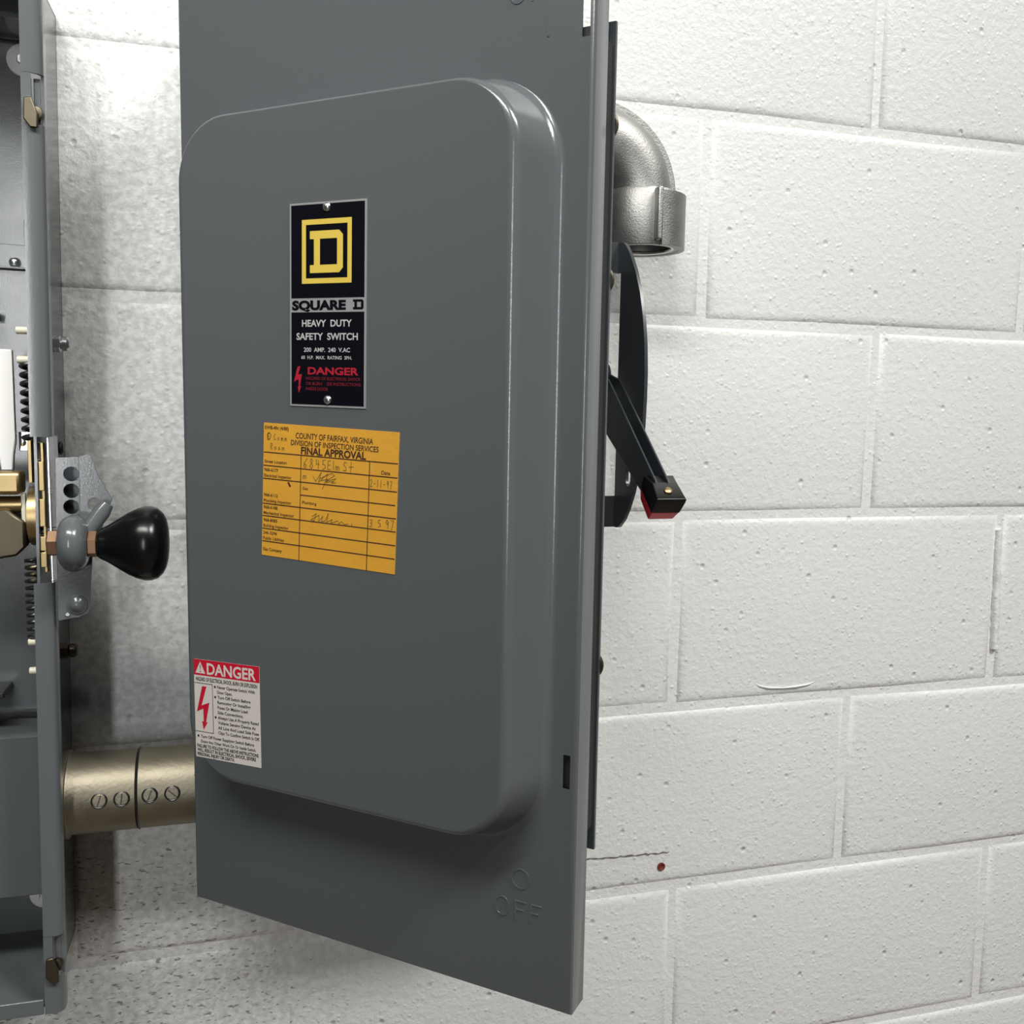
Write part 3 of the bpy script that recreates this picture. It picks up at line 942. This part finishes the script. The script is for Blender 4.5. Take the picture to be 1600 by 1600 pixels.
# narrow rim beside the two latch openings
MB().box(-.0142, -.0075, YF, YF + .002, .3058, .3412).build('rim_strip', 'grey', left, smooth=0, world=False)
MB().box(-.0142, -.0075, YF, YF + .002, -.3402, -.3058).build('rim_strip', 'grey', left, smooth=0, world=False)
MB().box(-.0022, 0, YF + .0065, YF + .014, .3058, .3412).build('rim_lip', 'grey', left, smooth=0, world=False)
MB().box(-.0022, 0, YF + .0065, YF + .014, -.3402, -.3058).build('rim_lip', 'grey', left, smooth=0, world=False)
MB().box(LX0, -.0150, YF, YF + .002, LZ0 - .004, LZ0 + .0085).build('rim_bottom', 'grey', left, smooth=0, world=False, bevel=.0006)
MB().box(LX0, -.0150, YF, YF + .002, LZ1 - .014, LZ1 - .002).build('rim_top', 'grey', left, smooth=0, world=False, bevel=.0006)
for zc, s in ((.3225, 1), (-.3235, -1)):
    MB().box(-.0070, -.0025, YF + .0062, YF + .0075, zc - .015, zc + .0165).build('latch_plate', 'grey', left, smooth=0, world=False, bevel=.0004)
    MB().lathe([(0, .0045), (.002, .0050), (.0045, .0042), (.005, .001)], (-.0052, YF + .006, zc - .008), (0, -1, 0), 16).build('latch_rivet', 'bronze', left, world=False)
    ck = MB()
    ck.prism([(-.0125, zc - .014), (-.0085, zc - .0195), (-.0030, zc - .0195), (-.0032, zc - .010), (-.0070, zc + .0015), (-.0120, zc + .0005)], YF - .0035, YF - .0012)
    ck.build('latch_clip', 'bronze', left, world=False, bevel=.0008)

# interior plates
MB().box(LX0 + .004, -.0145, -.0095, -.0075, -.330, .395).build('back_pan', 'grey', left, smooth=0, world=False)
MB().box(LX0 + .004, -.0145, -.060, -.0095, .399, .402).build('top_shelf', 'grey', left, smooth=0, world=False)
mp = MB()
mp.box(LX0 + .02, -.0165, -.042, -.040, -.148, .213)
mp.box(LX0 + .02, -.0165, -.046, -.0075, .213, .2150)
mp.box(LX0 + .02, -.0165, -.030, -.028, .215, .2345)
mp.build('mechanism_plate', 'grey', left, smooth=0, world=False, bevel=.0008)
MB().lathe([(0, .0045), (.002, .0042), (.0038, .0028), (.0045, .0008)], (-.0400, -.030, .2200), (0, -1, 0), 16).build('rivet', 'zinc', left, world=False)
gp_ = MB()
gp_.box(LX0 + .02, -.0165, -.082, -.080, -.292, -.158)
gp_.box(LX0 + .02, -.0165, -.080, -.0075, -.160, -.158)
gp_.build('gutter_plate', 'grey', left, smooth=0, world=False, bevel=.0008)
for (x, z) in ((-.0335, .3835), (-.0335, -.3270)):
    MB().lathe([(0, .0050), (0, .0128), (.0016, .0128), (.0020, .0122), (.0020, .0050)], (x, -.0095, z), (0, -1, 0), 28).build('washer', 'pale', left, world=False)
    MB().cyl((x, -.0095, z), (0, -1, 0), .006, .0048, 6, ch=.0006).build('mounting_screw', 'zinc', left, world=False)
MB().lathe([(0, .0050), (.002, .0050), (.0032, .0030), (.0034, .0006)], (-.0405, -.082, -.372), (0, -1, 0), 14).build('floor_screw', 'bronze', left, world=False)
MB().box(-.075, -.0475, -.075, -.043, -.128, -.123).build('barrier_clip', 'black_steel', left, smooth=0, world=False, bevel=.001)
MB().box(-.075, -.0490, -.060, -.043, .172, .178).build('barrier_clip', 'black_steel', left, smooth=0, world=False, bevel=.001)


# springs and linkage (measured positions, world)
def spring(name, x, y, z0, z1, r, wire, turns, matn):
    n = int(turns * 14)
    pts = [(x + r * math.cos(2 * math.pi * turns * k / n), y + r * math.sin(2 * math.pi * turns * k / n), z0 + (z1 - z0) * k / n) for k in range(n + 1)]
    return MB().tube(pts, wire, 8).build(name, matn, left)


def bar(name, x0, x1, y0, y1, z0, z1, matn, bev=.0006):
    return MB().box(x0, x1, y0, y1, z0, z1).build(name, matn, left, bevel=bev)


spring('upper_spring', -.1535, -.098, 1.4785, 1.5390, .0050, .0016, 9, 'black_steel')
MB().cyl((-.1505, -.098, 1.478), (0, 0, 1), .165, .0022, 12).build('spring_rod', 'black_steel', left)
spring('lower_spring', -.1555, -.098, 1.3255, 1.3900, .0050, .0015, 12, 'black_steel')
MB().cyl((-.1515, -.098, 1.300), (0, 0, 1), .088, .0022, 12).build('spring_rod', 'black_steel', left)
spring('return_spring', -.1535, -.104, 1.3700, 1.3850, .0048, .0016, 3, 'bronze')
for zz, mt in ((1.5623, 'cream'), (1.5405, 'cream'), (1.3239, 'cream'), (1.3010, 'cream')):
    MB().cyl((-.1605, -.100, zz), (1, 0, 0), .020, .0029, 12, ch=.0005).build('spring_pin', mt, left)
bar('guide_plate', -.1395, -.1380, -.117, -.080, 1.3730, 1.4830, 'zinc', .0003)
bar('guide_plate', -.1550, -.1522, -.105, -.075, 1.4480, 1.4800, 'brass', .0004)
bar('link_bar', -.1440, -.1420, -.116, -.108, 1.3810, 1.4790, 'brass', .0003)
bar('link_bar', -.1470, -.1444, -.116, -.106, 1.4660, 1.4790, 'zinc', .0004)
for z0, z1 in ((1.4430, 1.4650), (1.4160, 1.4370), (1.3975, 1.4085), (1.3850, 1.3965)):
    bar('link_segment', -.1475, -.1418, -.118, -.108, z0, z1, 'brass', .0005)
MB().cyl((-.1470, -.112, 1.4122), (1, 0, 0), .012, .0028, 10).build('link_screw', 'black_steel', left)
bar('fork_plate', -.1640, -.1535, -.088, -.086, 1.4715, 1.4860, 'zinc', .0004)
for xx in (-.1612, -.1556):
    MB().lathe([(0, .0026), (.0012, .0024), (.0022, .0012), (.0024, .0003)], (xx, -.088, 1.4775), (0, -1, 0), 14).build('rivet', 'zinc', left)
fk = MB()
fk.prism([(-.1770, 1.548), (-.1640, 1.548), (-.1640, 1.478), (-.1655, 1.470), (-.1665, 1.457), (-.1745, 1.457), (-.1760, 1.470), (-.1770, 1.480)], -.100, -.094)
fk.build('insulating_arm', 'pale', left, bevel=.001)
bar('crank_block', -.2100, -.1590, -.112, -.092, 1.4395, 1.4570, 'brass', .003)
bk = MB()
bk.prism([(-.205, 1.424), (-.170, 1.428), (-.158, 1.418), (-.158, 1.400), (-.166, 1.392), (-.205, 1.386)], -.106, -.090)
bk.build('crank_block', 'bronze', left, bevel=.002)
MB().lathe([(0, .020), (.001, .023), (.0085, .023), (.0095, .020)], (-.1575, -.088, 1.4210), (1, 0, 0), 32).build('cam_drum', 'brass', left)
MB().cyl((-.178, -.098, 1.431), (1, 0, 0), .018, .0065, 20, ch=.0008).build('crank_pin', 'brass', left)
bar('stop_tab', -.1610, -.1580, -.104, -.100, 1.4150, 1.4400, 'cream', .0004)

# bolts through the side of the enclosure
for (z, y, ln, mt) in ((1.5560, -.045, .013, 'zinc'), (1.4720, -.050, .008, 'black_steel'), (1.3020, -.045, .014, 'bronze')):
    xs_ = -.1358 - .0105 + LT * (z - 1.4)
    MB().cyl((xs_ - .001, y, z), (1, 0, 0), ln * .5, .0068, 6, ch=.0005).build('side_nut', mt, left)
    MB().cyl((xs_ - .001 + ln * .5, y, z), (1, 0, 0), ln * .5, .0058, 16, ch=.0015).build('side_bolt', mt, left)

# --- operating handle on its right side
P12 = -.120
strip = [(-.1326, 1.4681), (-.1120, 1.4690), (-.1135, 1.3960), (-.1340, 1.3960)]
MB().prism(strip, P12 - .0030, P12, holes=[circle(-.1222, 1.4560, .0056), circle(-.1226, 1.4433, .0056), circle(-.1230, 1.4312, .0056)]).build('handle_bracket', 'grey', left, bevel=.0004)
ch = MB()
ch.box(-.1335, -.1150, -.1040, -.1020, 1.3990, 1.4660)
ch.box(-.1335, -.1315, P12 - .0005, -.1020, 1.3990, 1.4660)
ch.build('bracket_shade_backing', 'grey_dark', left, smooth=0)  # dark backing added behind the bracket holes to stand for shade
plate = [(-.1164, 1.4692), (-.1097, 1.4712), (-.1074, 1.4681), (-.1033, 1.4550), (-.0940, 1.4370), (-.1000, 1.4200), (-.1092, 1.3925), (-.1110, 1.3700), (-.1112, 1.3553), (-.1135, 1.3500), (-.1200, 1.3472),
         (-.1260, 1.3466), (-.1344, 1.3452), (-.1338, 1.3960), (-.1225, 1.4010), (-.1180, 1.4100), (-.1166, 1.4300)]
MB().prism(plate, P12 - .0060, P12 - .0032, holes=[circle(-.1062, 1.4330, .0050)]).build('handle_plate', 'grey', left, bevel=.0005)
MB().lathe([(0, .0072), (.0010, .0072), (.0014, .0062), (.0020, .0050), (.0036, .0034), (.0043, .0008)], (-.1206, P12 - .006, 1.3572), (0, -1, 0), 24).build('pivot_rivet', 'grey', left)
MB().cyl((-.1275, P12 - .006, 1.3500), (0, -1, 0), .0012, .0014, 10).build('stop_nub', 'zinc', left)
lvr = MB()
lvr.tube([(-.0965, P12 - .012, 1.4345), (-.1000, P12 - .0125, 1.4290), (-.1090, P12 - .016, 1.4160), (-.1180, P12 - .020, 1.4070)], [.0045, .0062, .0060, .0050], 20)
lvr.build('lever_bar', 'grey', left)
HC = Vector((-.1193, P12 - .022, 1.4062))
eye = [(0, 0)]
eye = []
for k in range(13):
    a = -math.pi / 2 + math.pi * k / 12
    eye.append((.0100 * math.sin(a), .0100 + .0110 * math.cos(a)))
MB().lathe([(-.0100, .004)] + eye + [(.0100, .004)], HC, (1, 0, 0), 36, stretch=1.0).build('lever_eye', 'grey', left)
MB().cyl(HC + Vector((-.0172, 0, .0003)), (1, 0, 0), .0075, .0098, 6, ch=.0008, phase=.25).build('nut', 'copper', left)
MB().cyl(HC + Vector((.0098, 0, -.0008)), (1, 0, 0), .0068, .0098, 6, ch=.0008, phase=.1).build('nut', 'copper', left)
K = .90
kp = [(0, .006), (.0004, .0100), (.003, .0118), (.008, .0142), (.016, .0192), (.024, .0240), (.031, .0272), (.037, .0288), (.042, .0288), (.047, .0272), (.0510, .0236), (.0535, .0190), (.0550, .0130), (.0557, .0060), (.0559, .0008)]
MB().lathe([(a * K, r * .97) for a, r in kp], HC + Vector((.0162, 0, -.0008)), (1, 0, -.01), 48).build('handle_knob', 'black_plastic', left, smooth=60)

# ------------------------------------------------------------------ marks on the wall
an = MB()
an.lathe([(0, .0046), (.0012, .0046), (.0016, .0036), (.0006, .0022), (.0004, .0006)], (.4315, 0.0004, 1.0191), (0, -1, 0), 14)
tag(an.build('wall_plug', 'anchor'), 'small round dark red plug in the white block wall, right of the door', 'wall plug')
cr = MB()
x, zz = .345, 1.0380
pts = []
while x < .445:
    pts.append((x, zz, random.uniform(.0002, .0009)))
    x += random.uniform(.0025, .006)
    zz = 1.0380 - (x - .345) * .035 + random.uniform(-.0008, .0008)
v, f = [], []
for (x, z, w) in pts:
    v += [(x, -.0007, z - w), (x, -.0007, z + w)]
for k in range(len(pts) - 1):
    f.append((2 * k, 2 * k + 2, 2 * k + 3, 2 * k + 1))
cr.add(v, f)
cr.build('crack', 'crack', wall, smooth=0)
# lumps of paint and mortar
pr_ = [(.536, .0004, 1.2160), (.541, 0, 1.2128), (.552, -.0004, 1.2100), (.570, -.0005, 1.2088), (.588, -.0004, 1.2092), (.603, 0, 1.2108), (.611, .0003, 1.2135)]
MB().tube(pr_, [.0005, .0011, .0012, .0009, .0013, .0012, .0006], 8).build('paint_ridge', 'mortar', wall, smooth=60)
sm, rr = [], []
for k in range(22):
    q = k / 21
    sm.append((.8455 + .0065 * q + random.uniform(-.0008, .0008), .0016, 1.3795 - .142 * q))
    rr.append(random.uniform(.0038, .0052))
MB().tube(sm, rr, 10).build('mortar_smear', 'mortar', wall, smooth=60)
